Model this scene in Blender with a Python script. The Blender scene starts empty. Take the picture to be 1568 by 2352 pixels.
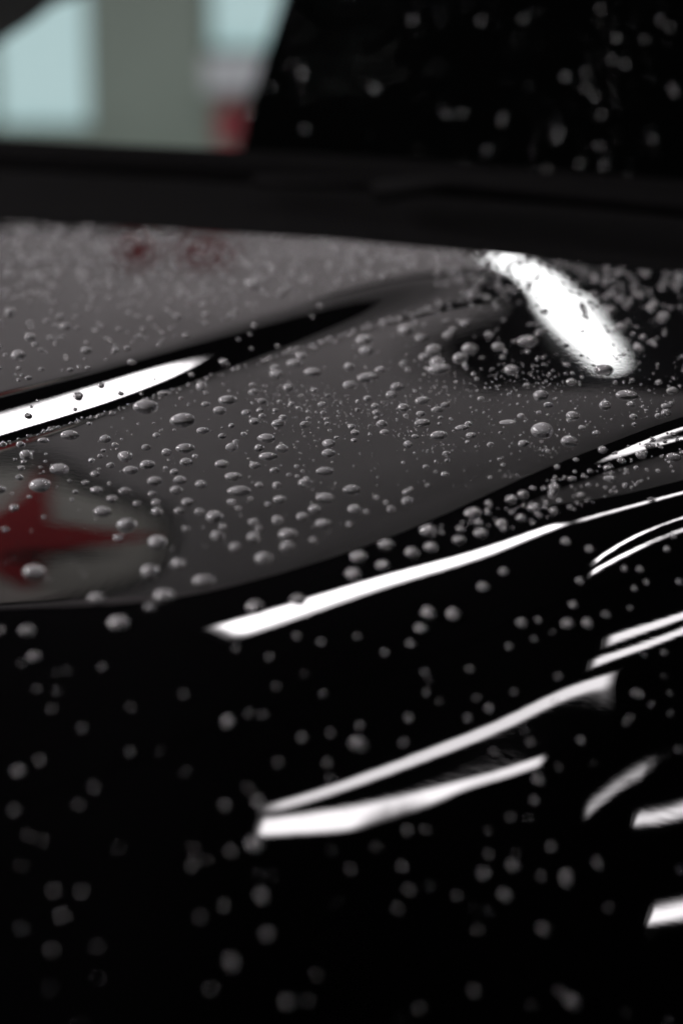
import bpy, bmesh, math, random, time
import numpy as np
from mathutils import Matrix, Vector
random.seed(7); rng = np.random.default_rng(11)
SC = bpy.context.scene; COL = SC.collection
R = math.radians

# ------------------------------------------------------------------ camera
# ---- camera in the bonnet's own frame (metres): z = normal of the bonnet, y = away from the camera
FOC, DEP0, TILT = 0.84, math.radians(15.0), math.radians(5.0)
CAM = np.array([0.0, -FOC*math.cos(DEP0), FOC*math.sin(DEP0)])
FPX = 5305.0                                   # focal length in px of a 1568 x 2352 picture
PITCH = DEP0 + math.atan(216/FPX)
HOOD_Z = 0.95
FWD = np.array([0, math.cos(PITCH), -math.sin(PITCH)]); UP = np.array([0, math.sin(PITCH), math.cos(PITCH)])
RT = np.array([[1,0,0],[0,math.cos(TILT),-math.sin(TILT)],[0,math.sin(TILT),math.cos(TILT)]])
def project(x, y, z):
    dy, dz = y-CAM[1], z-CAM[2]
    f = dy*FWD[1]+dz*FWD[2]; u = dy*UP[1]+dz*UP[2]
    return 784+FPX*x/f, 1176-FPX*u/f
def ray(px, py):
    d = FWD*1.0 + np.array([1,0,0])*((px-784)/FPX) - UP*((py-1176)/FPX)
    return d/np.linalg.norm(d)
def dep(row): return math.degrees(PITCH)+np.degrees(np.arctan((row-1176)/FPX))
D = 1000.0   # values above 900 mean 'view depression + (v-1000)': the surface lies flat
K = [
 [(-400,470,D+.5),(0,500,D+.5),(784,548,D+.5),(1568,620,D+.5),(2000,660,D+.5)],
 [(-400,1010,D+1),(0,903,D+1.5),(230,845,D+1.5),(560,738,D+1.5),(800,662,D+1.5),(1000,610,D+1.5),(1150,600,D+1),(1568,640,D+1),(2000,680,D+1)],
 [(-400,1040,43),(0,930,43),(200,880,43),(400,820,43),(500,795,43),(560,782,41),(700,735,38),(850,685,33),(1000,640,24),(1100,630,D+1.5),(1568,660,D+1.5),(2000,700,D+1.5)],
 [(-400,1100,47),(0,982,47),(200,920,47),(400,853,47),(500,818,44),(560,800,41),(700,755,38),(850,705,33),(1000,660,23),(1100,650,D+1.5),(1568,680,D+1.5),(2000,720,D+1.5)],
 [(-400,1115,50),(0,994,50),(200,935,49),(300,905,48),(400,868,45),(530,825,40),(700,772,33),(850,722,27),(1000,675,20),(1100,665,D+2),(1568,700,D+2),(2000,740,D+2)],
 [(-400,1132,40),(0,1010,40),(200,950,40),(300,918,38),(400,887,35),(530,840,30),(700,787,25),(850,737,20),(1000,692,17),(1100,680,D+2),(1568,715,D+2),(2000,755,D+2)],
 [(-400,1150,D+2),(0,1028,D+2),(300,937,D+2),(560,848,D+2),(800,772,D+2),(1000,715,D+2),(1100,695,D+2),(1568,730,D+2),(2000,770,D+2)],
 [(-400,1260,D+2),(0,1170,D+2),(500,1060,D+2),(1000,900,D+2),(1568,830,D+2),(2000,850,D+2)],
 [(-400,1365,D+4.5),(0,1330,D+4.5),(400,1300,D+4.5),(800,1190,D+4.5),(1200,1030,D+4.5),(1568,890,D+4),(2000,860,D+2.5)],
 [(-400,1410,25),(0,1390,25),(250,1385,25),(400,1370,25),(600,1325,25),(800,1255,25),(1000,1175,25),(1200,1095,25),(1300,1055,25),(1420,1005,25),(1568,940,25),(2000,875,20)],
 [(-400,1435,29),(0,1415,29),(400,1395,29),(800,1280,28),(1000,1200,28),(1200,1115,30),(1300,1078,42),(1400,1040,43.5),(1568,968,43.5),(2000,900,43)],
 [(-400,1450,31),(0,1428,31),(400,1405,31),(800,1290,29),(1000,1210,29),(1200,1130,31),(1300,1092,43),(1400,1053,48),(1568,990,48),(2000,930,48)],
 [(-400,1465,33),(0,1440,33),(400,1415,33),(800,1300,31),(1000,1220,31),(1200,1145,29),(1300,1108,33),(1400,1070,36),(1568,1010,38),(2000,950,38)],
 [(-400,1480,35),(0,1455,35),(400,1428,35),(800,1315,34),(1000,1240,33),(1200,1165,27),(1300,1130,23),(1400,1100,21),(1568,1050,20),(2000,980,20)],
 [(-400,1500,38),(0,1470,38),(400,1440,38),(490,1430,38),(680,1375,38),(850,1322,38),(950,1295,38),(1100,1250,36),(1300,1180,33),(1400,1150,30),(1568,1100,28),(2000,1000,28)],
 [(-400,1520,43),(0,1490,43),(400,1452,43),(490,1440,43),(680,1388,43),(850,1335,43),(950,1312,43),(1100,1268,43),(1300,1200,43),(1568,1128,43),(2000,1020,43)],
 [(-400,1560,47),(0,1530,47),(400,1490,47),(490,1472,47),(590,1468,47),(700,1432,47),(850,1382,47),(950,1339,47),(1100,1290,47),(1300,1218,47),(1568,1145,47),(2000,1045,47)],
 [(-400,1650,57),(0,1620,57),(490,1580,57),(900,1460,57),(1360,1278,57),(1560,1185,57),(2000,1070,57)],
 [(-400,1700,61),(0,1670,61),(490,1640,61),(900,1530,61),(1355,1328,61),(1535,1235,61),(2000,1110,61)],
 [(-400,1800,69),(0,1780,69),(600,1750,69),(1000,1600,69),(1380,1445,69),(1568,1395,69),(2000,1250,69)],
 [(-400,1870,73),(0,1870,73),(600,1865,73),(800,1790,73),(1000,1705,73),(1200,1615,73),(1350,1540,73),(1568,1445,73),(2000,1290,73)],
 [(-400,1930,76.8),(0,1925,76.8),(600,1890,76.8),(800,1835,76.8),(1000,1762,76.8),(1100,1715,76.6),(1200,1665,76.6),(1400,1570,76.8),(1568,1500,76.8),(2000,1350,76.8)],
 [(-400,1950,77.5),(0,1935,77.5),(600,1897,77.5),(800,1852,77.5),(900,1828,77.5),(1000,1808,77.2),(1080,1798,76.8),(1140,1790,76.7),(1250,1750,77),(1568,1620,78),(2000,1470,78)],
 [(-400,2000,81),(0,1980,81),(640,1925,81),(800,1905,81),(900,1878,81),(970,1850,81),(1050,1818,82),(1120,1794,84),(1250,1751,85),(1568,1621,85),(2000,1471,85)],
 [(-400,2200,90),(0,2180,90),(600,2100,90),(1000,2030,90),(1400,1880,90),(1568,1800,90),(2000,1650,90)],
 [(-400,2400,103),(0,2380,103),(600,2330,103),(1000,2300,103),(1568,2200,103),(2000,2050,103)],
 [(-400,2800,120),(2000,2800,120)],
]
# elevation field on a grid of 4 px
GX = np.arange(-400, 2001, 4.0); GY = np.arange(300, 2901, 4.0)
def smooth(a, s):
    r = int(3*s)+1; k = np.exp(-.5*(np.arange(-r, r+1)/s)**2); k /= k.sum()
    out = []
    for v in a:
        lo = v[0]+(v[0]-v[1:r+1][::-1]); hi = v[-1]+(v[-1]-v[-r-1:-1][::-1])
        out.append(np.convolve(np.concatenate([lo, v, hi]), k, 'valid'))
    return np.array(out)
def build_field():
    ys = []; es = []
    for c in K:
        c = np.array(c, float); y = np.interp(GX, c[:,0], c[:,1]); ys.append(y)
        # turn both kinds of value into absolute elevation at the nodes
        v = np.where(c[:,2] > 900, dep(c[:,1])+c[:,2]-D, c[:,2]); es.append(np.interp(GX, c[:,0], v))
    ys = np.array(ys); es = np.array(es)
    y2, e2 = smooth(ys, 7), smooth(es, 7); ys = smooth(ys, 24); es = smooth(es, 20); ys[-5:-3] = y2[-5:-3]; es[-5:-3] = e2[-5:-3]; F = np.empty((len(GY), len(GX)))
    for i in range(len(GX)):
        y = np.maximum.accumulate(ys[:,i]+np.arange(len(ys))*1e-3)
        col = np.interp(GY, y, es[:,i]); top = GY < y[0]; col[top] = dep(GY[top])+.5; F[:,i] = col
    delta = F - dep(GY)[:,None]
    def blur(a, s, ax):
        r = int(3*s)+1; k = np.exp(-.5*(np.arange(-r, r+1)/s)**2); k /= k.sum()
        pad = [(0,0),(0,0)]; pad[ax] = (r, r); a = np.pad(a, pad, mode='edge')
        return np.apply_along_axis(lambda v: np.convolve(v, k, 'valid'), ax, a)
    return blur(blur(delta, 5, 1), 1.0, 0)
X0, X1, Y0, Y1, ST = -.30, .34, -.50, .50, .0015
def build_height():
    Fd = build_field()
    xs = np.arange(X0, X1+1e-9, ST); n = int(round((Y1-Y0)/ST)); ysl = Y1-np.arange(n+1)*ST
    Z = np.zeros((n+1, len(xs)))
    def slope(x, y, z):
        px, py = project(x, y, z)
        fx = np.clip((px-GX[0])/4, 0, len(GX)-1.001); fy = np.clip((py-GY[0])/4, 0, len(GY)-1.001)
        i = fx.astype(int); j = fy.astype(int); a = fx-i; b = fy-j
        d = (Fd[j,i]*(1-a)+Fd[j,i+1]*a)*(1-b)+(Fd[j+1,i]*(1-a)+Fd[j+1,i+1]*a)*b
        return np.tan(np.radians(d)/2)
    for k in range(n):
        m = slope(xs, np.full_like(xs, ysl[k]), Z[k])
        zm = Z[k]-m*ST/2; m = slope(xs, np.full_like(xs, ysl[k]-ST/2), zm)
        Z[k+1] = Z[k]-m*ST
    return xs, ysl, Z
UPW = 44; SPW = 12; DROP_LIFT = .24; FILL_PANL = 19; WALW = 4
def to_world(p):
    return RT @ np.asarray(p, float) + np.array([0, 0, HOOD_Z])
cd = bpy.data.cameras.new('camera'); cam = bpy.data.objects.new('camera', cd); COL.objects.link(cam)
cd.sensor_fit = 'HORIZONTAL'; cd.sensor_width = 14.8; cd.lens = 14.8*FPX/1568.0
cd.clip_start = 0.02; cd.clip_end = 60
r_, u_, b_ = RT@np.array([1.,0,0]), RT@UP, RT@(-FWD)
cp = to_world(CAM)
cam.matrix_world = Matrix(((r_[0],u_[0],b_[0],cp[0]),(r_[1],u_[1],b_[1],cp[1]),(r_[2],u_[2],b_[2],cp[2]),(0,0,0,1)))
APERTURE = 0.0165
cd.dof.use_dof = True; cd.dof.focus_distance = FOC*math.cos(math.atan(216/FPX))+.022
cd.dof.aperture_fstop = cd.lens/1000.0/APERTURE; cd.dof.aperture_blades = 0
SC.camera = cam
SC.view_settings.view_transform = 'Standard'; SC.view_settings.look = 'None'
SC.view_settings.exposure = 0.0; SC.view_settings.gamma = 1.0
cy = SC.cycles
cy.max_bounces = 14; cy.transmission_bounces = 10; cy.glossy_bounces = 8; cy.diffuse_bounces = 3; cy.transparent_max_bounces = 12
cy.caustics_refractive = True; cy.caustics_reflective = True; cy.sample_clamp_indirect = 12.0; cy.blur_glossy = 0.0
cy.use_denoising = True; cy.use_adaptive_sampling = True; cy.adaptive_threshold = 0.01

# ------------------------------------------------------------------ world: a closed room at night, hardly any stray light
w = bpy.data.worlds.new('World'); SC.world = w; w.use_nodes = True
w.node_tree.nodes['Background'].inputs[0].default_value = (.05, .055, .06, 1)
w.node_tree.nodes['Background'].inputs[1].default_value = 0.05

# ------------------------------------------------------------------ added unseen area lights that wash the ceiling and the far wall
def area(name, loc, size, size_y, power, aim, color=(1,1,1)):
    l = bpy.data.lights.new(name, 'AREA'); l.shape = 'RECTANGLE'; l.size = size; l.size_y = size_y; l.energy = power; l.color = color
    o = bpy.data.objects.new(name, l); COL.objects.link(o); o.location = loc
    d = Vector(aim)-Vector(loc); o.rotation_euler = d.to_track_quat('-Z', 'Y').to_euler(); return o
area('ceiling_wash', (-0.4, 5.7, 0.25), 3.0, 2.2, UPW, (-0.4, 5.6, 2.6), (1, .885, .925))
area('wall_wash', (-0.9, 6.3, 0.15), 2.4, .4, WALW, (-0.9, 7.5, 1.1), (1, .97, .93))
CEIL = 2.6
# strip lights hung under the ceiling: x0, y0, x1, y1, width, strength
LAMPS = [
 (.13,1.24,.60,1.66,.25, 26, 'wide'), (.67,1.58,1.22,1.91,.12, 11, 'wide'),
 (1.03,1.04,1.17,1.25,.045, 20, 'thin'), (1.05,.975,1.25,1.15,.04, 20, 'thin'),
 (1.35,.73,1.9,1.09,.05, 14, 'tube'), (1.30,.615,1.9,.965,.045, 14, 'tube'),
 (.735,.225,1.59,.645,.074, 14, 'tube'), (.79,.115,1.17,.225,.14, 22, 'tube'),
 (1.74,.145,2.22,.50,.036, 7, 'tube'), (2.26,.35,2.6,.5,.045, 14, 'tube'), (2.8,.19,3.1,.33,.08, 20, 'tube'),
 (.50,5.85,.52,4.62,.34, 12, 'wedge'),
]
sp = bpy.data.lights.new('sign_fill_spot', 'SPOT'); sp.energy = SPW; sp.spot_size = R(30); sp.spot_blend = .4; sp.shadow_soft_size = .02; sp.color = (1, .88, .80)  # unseen spot added to brighten the face of the round sign
so_ = bpy.data.objects.new('sign_fill_spot', sp); COL.objects.link(so_); so_.location = (-.35, .9, 2.5); so_.rotation_euler = (Vector((-.515, 2.4, 2.19))-Vector(so_.location)).to_track_quat('-Z', 'Y').to_euler()
# ------------------------------------------------------------------ materials
def mat(name):
    m = bpy.data.materials.new(name); m.use_nodes = True
    n = m.node_tree.nodes; return m, n, m.node_tree.links, n['Principled BSDF']
def setp(b, **k):
    for a, v in k.items():
        b.inputs[a.replace('_', ' ')].default_value = v
def noise(n, l, scale, det=3, rough=.5, coord='Object', sc=None):
    tc = n.new('ShaderNodeTexCoord'); t = n.new('ShaderNodeTexNoise'); t.inputs['Scale'].default_value = scale
    t.inputs['Detail'].default_value = det; t.inputs['Roughness'].default_value = rough
    if sc:
        mp = n.new('ShaderNodeMapping'); mp.inputs['Scale'].default_value = sc; l.new(tc.outputs[coord], mp.inputs[0]); l.new(mp.outputs[0], t.inputs[0])
    else: l.new(tc.outputs[coord], t.inputs['Vector'])
    return t
def ramp(n, l, src, stops):
    r = n.new('ShaderNodeValToRGB'); l.new(src, r.inputs[0]); e = r.color_ramp.elements
    while len(e) < len(stops): e.new(.5)
    for k, (p, c) in enumerate(stops): e[k].position = p; e[k].color = (*c, 1)
    return r
def bump(n, l, b, src, strength, dist):
    u = n.new('ShaderNodeBump'); u.inputs['Strength'].default_value = strength; u.inputs['Distance'].default_value = dist
    l.new(src, u.inputs['Height']); l.new(u.outputs[0], b.inputs['Normal']); return u
def simple(name, col, rough=.6, scale=20, amp=.15, **k):
    m, n, l, b = mat(name); t = noise(n, l, scale, 4)
    c = np.array(col); r = ramp(n, l, t.outputs[0], [(.25, tuple(c*(1-amp))), (.75, tuple(np.minimum(1, c*(1+amp))))])
    l.new(r.outputs[0], b.inputs['Base Color']); b.inputs['Roughness'].default_value = rough; setp(b, **k)
    bump(n, l, b, t.outputs[0], .15, .002); return m
# black clear coated car paint: a faint orange peel and dust film
PAINT, n, l, b = mat('black_car_paint')
setp(b, Base_Color=(.0018, .0017, .0019, 1), Roughness=1.0, Coat_Weight=1.0, Coat_Roughness=.018, Coat_IOR=1.52)
b.inputs['Specular IOR Level'].default_value = 0
t = noise(n, l, 260, 2)
u = n.new('ShaderNodeBump'); u.inputs['Strength'].default_value = .06; u.inputs['Distance'].default_value = .0001
l.new(t.outputs[0], u.inputs['Height']); l.new(u.outputs[0], b.inputs['Coat Normal'])
WATER, n, l, b = mat('water')
n.remove(b); g = n.new('ShaderNodeBsdfGlass'); g.inputs['IOR'].default_value = 1.333; g.inputs['Roughness'].default_value = 0
g.inputs['Color'].default_value = (1, 1, 1, 1); # white diffuse mixed into the clear water to brighten the drops
df = n.new('ShaderNodeBsdfDiffuse'); df.inputs[0].default_value = (.86, .84, .85, 1); mx = n.new('ShaderNodeMixShader'); mx.inputs[0].default_value = DROP_LIFT
l.new(g.outputs[0], mx.inputs[1]); l.new(df.outputs[0], mx.inputs[2]); l.new(mx.outputs[0], n['Material Output'].inputs[0])
# thin green tinted windscreen glass: a pane that lets the ray straight through and mirrors by Fresnel
GLASS, n, l, b = mat('tinted_glass')
n.remove(b); tr = n.new('ShaderNodeBsdfTransparent'); tr.inputs[0].default_value = (.84, .885, .865, 1)
gl = n.new('ShaderNodeBsdfGlossy'); gl.inputs['Roughness'].default_value = .0; fr = n.new('ShaderNodeFresnel'); fr.inputs[0].default_value = 1.45
mx = n.new('ShaderNodeMixShader'); l.new(fr.outputs[0], mx.inputs[0]); l.new(tr.outputs[0], mx.inputs[1]); l.new(gl.outputs[0], mx.inputs[2]); l.new(mx.outputs[0], n['Material Output'].inputs[0])
def emis(name, col, s):
    m, n, l, b = mat(name); setp(b, Base_Color=(.3, .3, .3, 1), Emission_Color=(*col, 1), Emission_Strength=s); return m
LAMPM = {}
def lampmat(s, soft=True):
    # an acrylic diffuser is a little dimmer towards its ends and long edges
    if (s, soft) in LAMPM: return LAMPM[s, soft]
    m = emis('lit_diffuser', (1, .955, .98), s); LAMPM[s, soft] = m
    if soft:
        n = m.node_tree.nodes; l = m.node_tree.links; b = n['Principled BSDF']
        tc = n.new('ShaderNodeTexCoord'); sp = n.new('ShaderNodeSeparateXYZ'); l.new(tc.outputs['Generated'], sp.inputs[0]); outs = []
        for ax, w_, lo in ((0, .13, .04), (1, .30, .16)):
            a = n.new('ShaderNodeMath'); a.operation = 'SUBTRACT'; a.inputs[1].default_value = .5; l.new(sp.outputs[ax], a.inputs[0])
            c = n.new('ShaderNodeMath'); c.operation = 'ABSOLUTE'; l.new(a.outputs[0], c.inputs[0])
            r = n.new('ShaderNodeMapRange'); r.interpolation_type = 'SMOOTHSTEP'; l.new(c.outputs[0], r.inputs[0])
            for i, v in zip((1, 2, 3, 4), (.5-w_, .5, 1.0, lo)): r.inputs[i].default_value = v
            outs.append(r.outputs[0])
        q = n.new('ShaderNodeMath'); q.operation = 'MULTIPLY'; l.new(outs[0], q.inputs[0]); l.new(outs[1], q.inputs[1])
        q2 = n.new('ShaderNodeMath'); q2.operation = 'MULTIPLY'; q2.inputs[1].default_value = s; l.new(q.outputs[0], q2.inputs[0]); l.new(q2.outputs[0], b.inputs['Emission Strength'])
    return m
RUBBER = simple('black_rubber', (.0022, .0020, .0021), .9, 60); RUBBER.node_tree.nodes['Principled BSDF'].inputs['Specular IOR Level'].default_value = .02
PLASTIC = simple('black_plastic', (.0022, .0020, .0021), .85, 90); PLASTIC.node_tree.nodes['Principled BSDF'].inputs['Specular IOR Level'].default_value = .02
FABRIC = simple('dark_seat_cloth', (.0008, .0009, .0009), .9, 120)
LINING = simple('grey_lining', (.05, .045, .045), .85, 60)
ARM = simple('satin_black_metal', (.003, .003, .003), .6, 60); ARM.node_tree.nodes['Principled BSDF'].inputs['Specular IOR Level'].default_value = .12
DASH = simple('dashboard_vinyl', (.035, .058, .050), .55, 150)
HOUSING = simple('lamp_housing', (.03, .03, .032), .5, 30)
CDARK = simple('charcoal_ceiling_paint', (.010, .010, .011), .9, 5)
CGREY = simple('pale_ceiling_board', (.60, .57, .58), .9, 1.3, .22)
WALLM = simple('grey_green_wall_paint', (.155, .19, .165), .8, 3, .10)
WALLD = simple('dark_wall_paint', (.02, .02, .021), .8, 3)
FLOORM = simple('sealed_concrete', (.16, .16, .155), .4, 4, .2)
REDM = simple('red_enamel', (.34, .010, .016), .6, 30)
GREENM = simple('green_enamel', (.004, .022, .008), .6, 30)
CREAM = simple('cream_sign_face', (.56, .53, .505), .6, 12, .06)
INKM = simple('black_enamel', (.006, .010, .008), .6, 30)
WINM = emis('daylit_window_glass', (.50, .82, .86), .52)
REDCAR = simple('red_plastic', (.17, .014, .022), .5, 20)

for q_ in (FABRIC, DASH, CDARK, WALLD): q_.node_tree.nodes['Principled BSDF'].inputs['Specular IOR Level'].default_value = .03
# ------------------------------------------------------------------ object helpers
def tag(o, label=None, cat=None, group=None, kind=None):
    if label: o['label'] = label
    if cat: o['category'] = cat
    if group: o['group'] = group
    if kind: o['kind'] = kind
    return o
def empty(name, loc, parent=None):
    o = bpy.data.objects.new(name, None); o.empty_display_size = .05; COL.objects.link(o); o.location = loc
    if parent: o.parent = parent
    return o
def link(name, me, m, parent=None, smooth=False):
    if m is not None: me.materials.clear(); me.materials.append(m)
    if smooth:
        me.polygons.foreach_set('use_smooth', [True]*len(me.polygons))
    o = bpy.data.objects.new(name, me); COL.objects.link(o)
    if parent: o.parent = parent
    return o
def mesh(name, v, f):
    me = bpy.data.meshes.new(name); me.from_pydata([tuple(map(float, p)) for p in v], [], f); me.update(); return me
def box(bm, c, s, rot=None):
    r = bmesh.ops.create_cube(bm, size=1.0); M = Matrix.Translation(c)
    if rot is not None: M = M @ rot
    M = M @ Matrix.Diagonal((*s, 1)); bmesh.ops.transform(bm, matrix=M, verts=r['verts'])
def bmobj(name, bm, m, parent=None, bevel=0, smooth=False):
    if bevel: bmesh.ops.bevel(bm, geom=bm.edges[:], offset=bevel, segments=2, affect='EDGES', clamp_overlap=True)
    bmesh.ops.recalc_face_normals(bm, faces=bm.faces[:])
    me = bpy.data.meshes.new(name); bm.to_mesh(me); bm.free(); return link(name, me, m, parent, smooth)
def boxobj(name, c, s, m, parent=None, rot=None, bevel=0):
    bm = bmesh.new(); box(bm, c, s, rot); return bmobj(name, bm, m, parent, bevel)
def tube_pts(bm, pts, rad, seg=10):
    pts = [Vector(p) for p in pts]; rings = []
    for i, p in enumerate(pts):
        a = pts[max(i-1, 0)]; b2 = pts[min(i+1, len(pts)-1)]; t = (b2-a).normalized(); s = t.cross(Vector((0, 0, 1)))
        s = s.normalized() if s.length > 1e-4 else Vector((1, 0, 0)); q = t.cross(s).normalized()
        rr = rad[i] if isinstance(rad, (list, tuple)) else rad
        rings.append([bm.verts.new(p+s*rr*math.cos(2*math.pi*k/seg)+q*rr*math.sin(2*math.pi*k/seg)) for k in range(seg)])
    for i in range(len(rings)-1):
        for k in range(seg): bm.faces.new((rings[i][k], rings[i][(k+1) % seg], rings[i+1][(k+1) % seg], rings[i+1][k]))
    bm.faces.new(rings[0][::-1]); bm.faces.new(rings[-1])
def prism(bm, poly, z0, z1):
    a = [bm.verts.new((x, y, z0)) for x, y in poly]; c = [bm.verts.new((x, y, z1)) for x, y in poly]
    bm.faces.new(a[::-1]); bm.faces.new(c); k = len(poly)
    for i in range(k): bm.faces.new((a[i], a[(i+1) % k], c[(i+1) % k], c[i]))

# ------------------------------------------------------------------ the room
tag(boxobj('floor', (0, 2.5, -.05), (9, 12, .1), FLOORM), kind='structure')
tag(boxobj('ceiling', (0, 2.5, CEIL+.13), (9, 12, .1), CDARK), kind='structure')
tag(boxobj('wall', (-4.55, 2.5, 1.3), (.1, 12, 2.6), WALLD), 'dark painted side wall on the left of the hall', kind='structure')
tag(boxobj('wall', (4.55, 2.5, 1.3), (.1, 12, 2.6), WALLD), 'dark painted side wall on the right of the hall', kind='structure')
tag(boxobj('wall', (0, -3.55, 1.3), (9.2, .1, 2.6), WALLD), 'dark painted wall behind the viewer', kind='structure')
# pale boards under the dark ceiling, with a dark bay left open round the far strip light
cp_ = empty('ceiling_board', (0, 0, CEIL)); tag(cp_, kind='structure')
for poly in ([(-3.6,2.60),(.0,2.60),(.09,4.15),(.0,4.42),(.0,4.70),(.2,4.80),(.36,5.05),(.40,6.0),(.405,7.44),(-3.6,7.44)], [(.004,2.60),(2.6,2.60),(2.6,3.1),(.95,3.45),(.6,4.12),(.094,4.15)]):
    bm = bmesh.new(); prism(bm, poly, 0, .03); bmobj('board', bm, CGREY, cp_)
# far wall with its openings: the wall is built round them
WY = 7.5
wall = empty('far_wall', (0, WY, 0)); tag(wall, kind='structure')
def wbox(x0, x1, z0, z1, y0=0, d=.12): boxobj('panel', ((x0+x1)/2, y0+d/2, (z0+z1)/2), (x1-x0, d, z1-z0), WALLM, wall)
wbox(-4.5, 4.5, 0, .66); wbox(-4.5, 4.5, 1.62, 2.6)
wbox(-4.5, -2.0, .66, 1.62); wbox(-.88, -.485, .66, 1.62); wbox(-.19, 4.5, .66, 1.62); wbox(-.485, -.19, .66, .93)
def window(x0, x1, z0, z1, bars, label):
    t = empty('window', ((x0+x1)/2, WY+.05, z0)); tag(t, label, 'window')
    wd = x1-x0; hh = z1-z0
    for a in bars: boxobj('frame', (a-(x0+x1)/2, 0, hh/2), (.035, .05, hh), WALLM, t)
    for s in (-1, 1): boxobj('frame', (s*(wd/2-.012), 0, hh/2), (.02, .05, hh), WALLM, t)
    boxobj('sill', (0, -.03, .012), (wd-.045, .07, .02), WALLM, t); edges = [x0+.022]+[v for a in bars for v in (a-.0175, a+.0175)]+[x1-.022]
    for i in range(0, len(edges), 2): boxobj('pane', ((edges[i]+edges[i+1])/2-(x0+x1)/2, .01, hh/2+.012), (edges[i+1]-edges[i]-.002, .008, hh-.03), WINM, t)
window(-2.0, -.88, .66, 1.62, (-1.245, -1.62), 'pale blue daylit window behind the car at the upper left')
window(-.485, -.19, .93, 1.62, (), 'narrow bright window right of the grey green pillar')
t = empty('fire_extinguisher', (-.385, WY-.12, 0)); tag(t, 'small red fire extinguisher hanging on the wall under the narrow window', 'extinguisher')
bm = bmesh.new(); tube_pts(bm, [(0,0,.62),(0,0,.635),(0,0,.74),(0,0,.765),(0,0,.778)], [.048,.058,.058,.04,.02], 20); bmobj('cylinder', bm, REDCAR, t, smooth=True)
bm = bmesh.new(); tube_pts(bm, [(0,0,.779),(0,0,.80)], .012, 12); bmobj('valve', bm, PLASTIC, t)
bm = bmesh.new(); box(bm, (0,.07,.69), (.05,.05,.10)); bmobj('bracket', bm, HOUSING, t)
t = empty('notice_board', (-.345, WY-.015, .80)); tag(t, 'pale grey board on the wall between the narrow window and the red extinguisher', 'board')
boxobj('panel', (0, 0, .065), (.27, .02, .125), simple('pale_board', (.42, .44, .47), .8), t)
# red banner under the far ceiling, mirrored faintly in the rear bonnet
t = empty('banner', (-.40, 5.0, CEIL)); tag(t, 'long red banner hanging from the far ceiling, mirrored faintly in the rear bonnet', 'banner')
for k, (bx, bw) in enumerate(((-.13, .09), (.05, .13))): boxobj('cloth', (bx, 0, -.235+.01*k), (bw, .006, .10), REDM, t)
bm = bmesh.new(); tube_pts(bm, [(-.2, 0, -.18), (.14, 0, -.18)], .004, 8); bmobj('rod', bm, HOUSING, t)
for a in (-.17, .11):
    bm = bmesh.new(); tube_pts(bm, [(a, 0, -.176), (a, 0, -.001)], .0015, 6); bmobj('wire', bm, HOUSING, t)

# ------------------------------------------------------------------ strip lights under the ceiling
LAB = ['widest strip light on the ceiling ahead of the bonnet', 'second strip light continuing the widest one to the right', 'first of two short thin lamps beside the wide strip light', 'second of two short thin lamps beside the wide strip light',
 'long slim strip light at the right of the thin pair', 'slim strip light lying just in front of the long slim one', 'slanted slim strip light over the front of the car', 'broad short lamp lying beside the start of the slanted strip light',
 'dim strip light far to the right over the wing', 'slim strip light beside the dim one on the right', 'outermost short lamp on the right', 'strip light in the dark ceiling bay mirrored at the bonnet corner']
for (x0, y0, x1, y1, wd, st, kd), lb in zip(LAMPS, LAB):
    L = math.hypot(x1-x0, y1-y0); t = empty('strip_light', ((x0+x1)/2, (y0+y1)/2, CEIL)); t.rotation_euler.z = math.atan2(y1-y0, x1-x0)
    tag(t, lb, 'lamp', 'strip lights under the ceiling')
    boxobj('housing', (0, 0, .035), (L+.02, (wd if kd != 'wedge' else .12)+.012, .04), HOUSING, t)
    bm = bmesh.new(); k = 3 if kd in ('wide', 'wedge') else 1
    for s in range(k):
        ww = wd/k*(.985 if k > 1 else 1); box(bm, (0, (s-(k-1)/2)*wd/k, .004), (L, ww, .02))
    if kd == 'wedge':        # this fitting narrows towards the far end
        bm.free(); bm = bmesh.new(); ca, sa = math.cos(t.rotation_euler.z), math.sin(t.rotation_euler.z)
        pts = [(.43,5.75),(.49,5.78),(.56,5.25),(.66,4.46),(.64,4.40),(.57,4.60),(.46,4.90)]
        prism(bm, [((x-t.location.x)*ca+(y-t.location.y)*sa, -(x-t.location.x)*sa+(y-t.location.y)*ca) for x, y in pts], -.006, .014)
    bmobj('diffuser', bm, lampmat(st, kd != 'wedge'), t)
    for s in (-1, 1):
        bm = bmesh.new(); tube_pts(bm, [(s*L*.35, 0, .056), (s*L*.35, 0, .079)], .006, 8); bmobj('bracket', bm, HOUSING, t)
# unseen fill panel added over the left of the car to brighten the drops
for (x0, x1, y0, y1, lb) in ((-3.9, -1.9, -.9, 2.4, 'large unseen fill panel added on the ceiling left of the car'),):
    t = empty('fill_panel', ((x0+x1)/2, (y0+y1)/2, CEIL)); tag(t, lb, 'lamp')
    boxobj('frame', (0, 0, .05), (x1-x0+.06, y1-y0+.06, .05), HOUSING, t); boxobj('diffuser', (0, 0, .01), (x1-x0, y1-y0, .026), lampmat(FILL_PANL, False), t)
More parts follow.
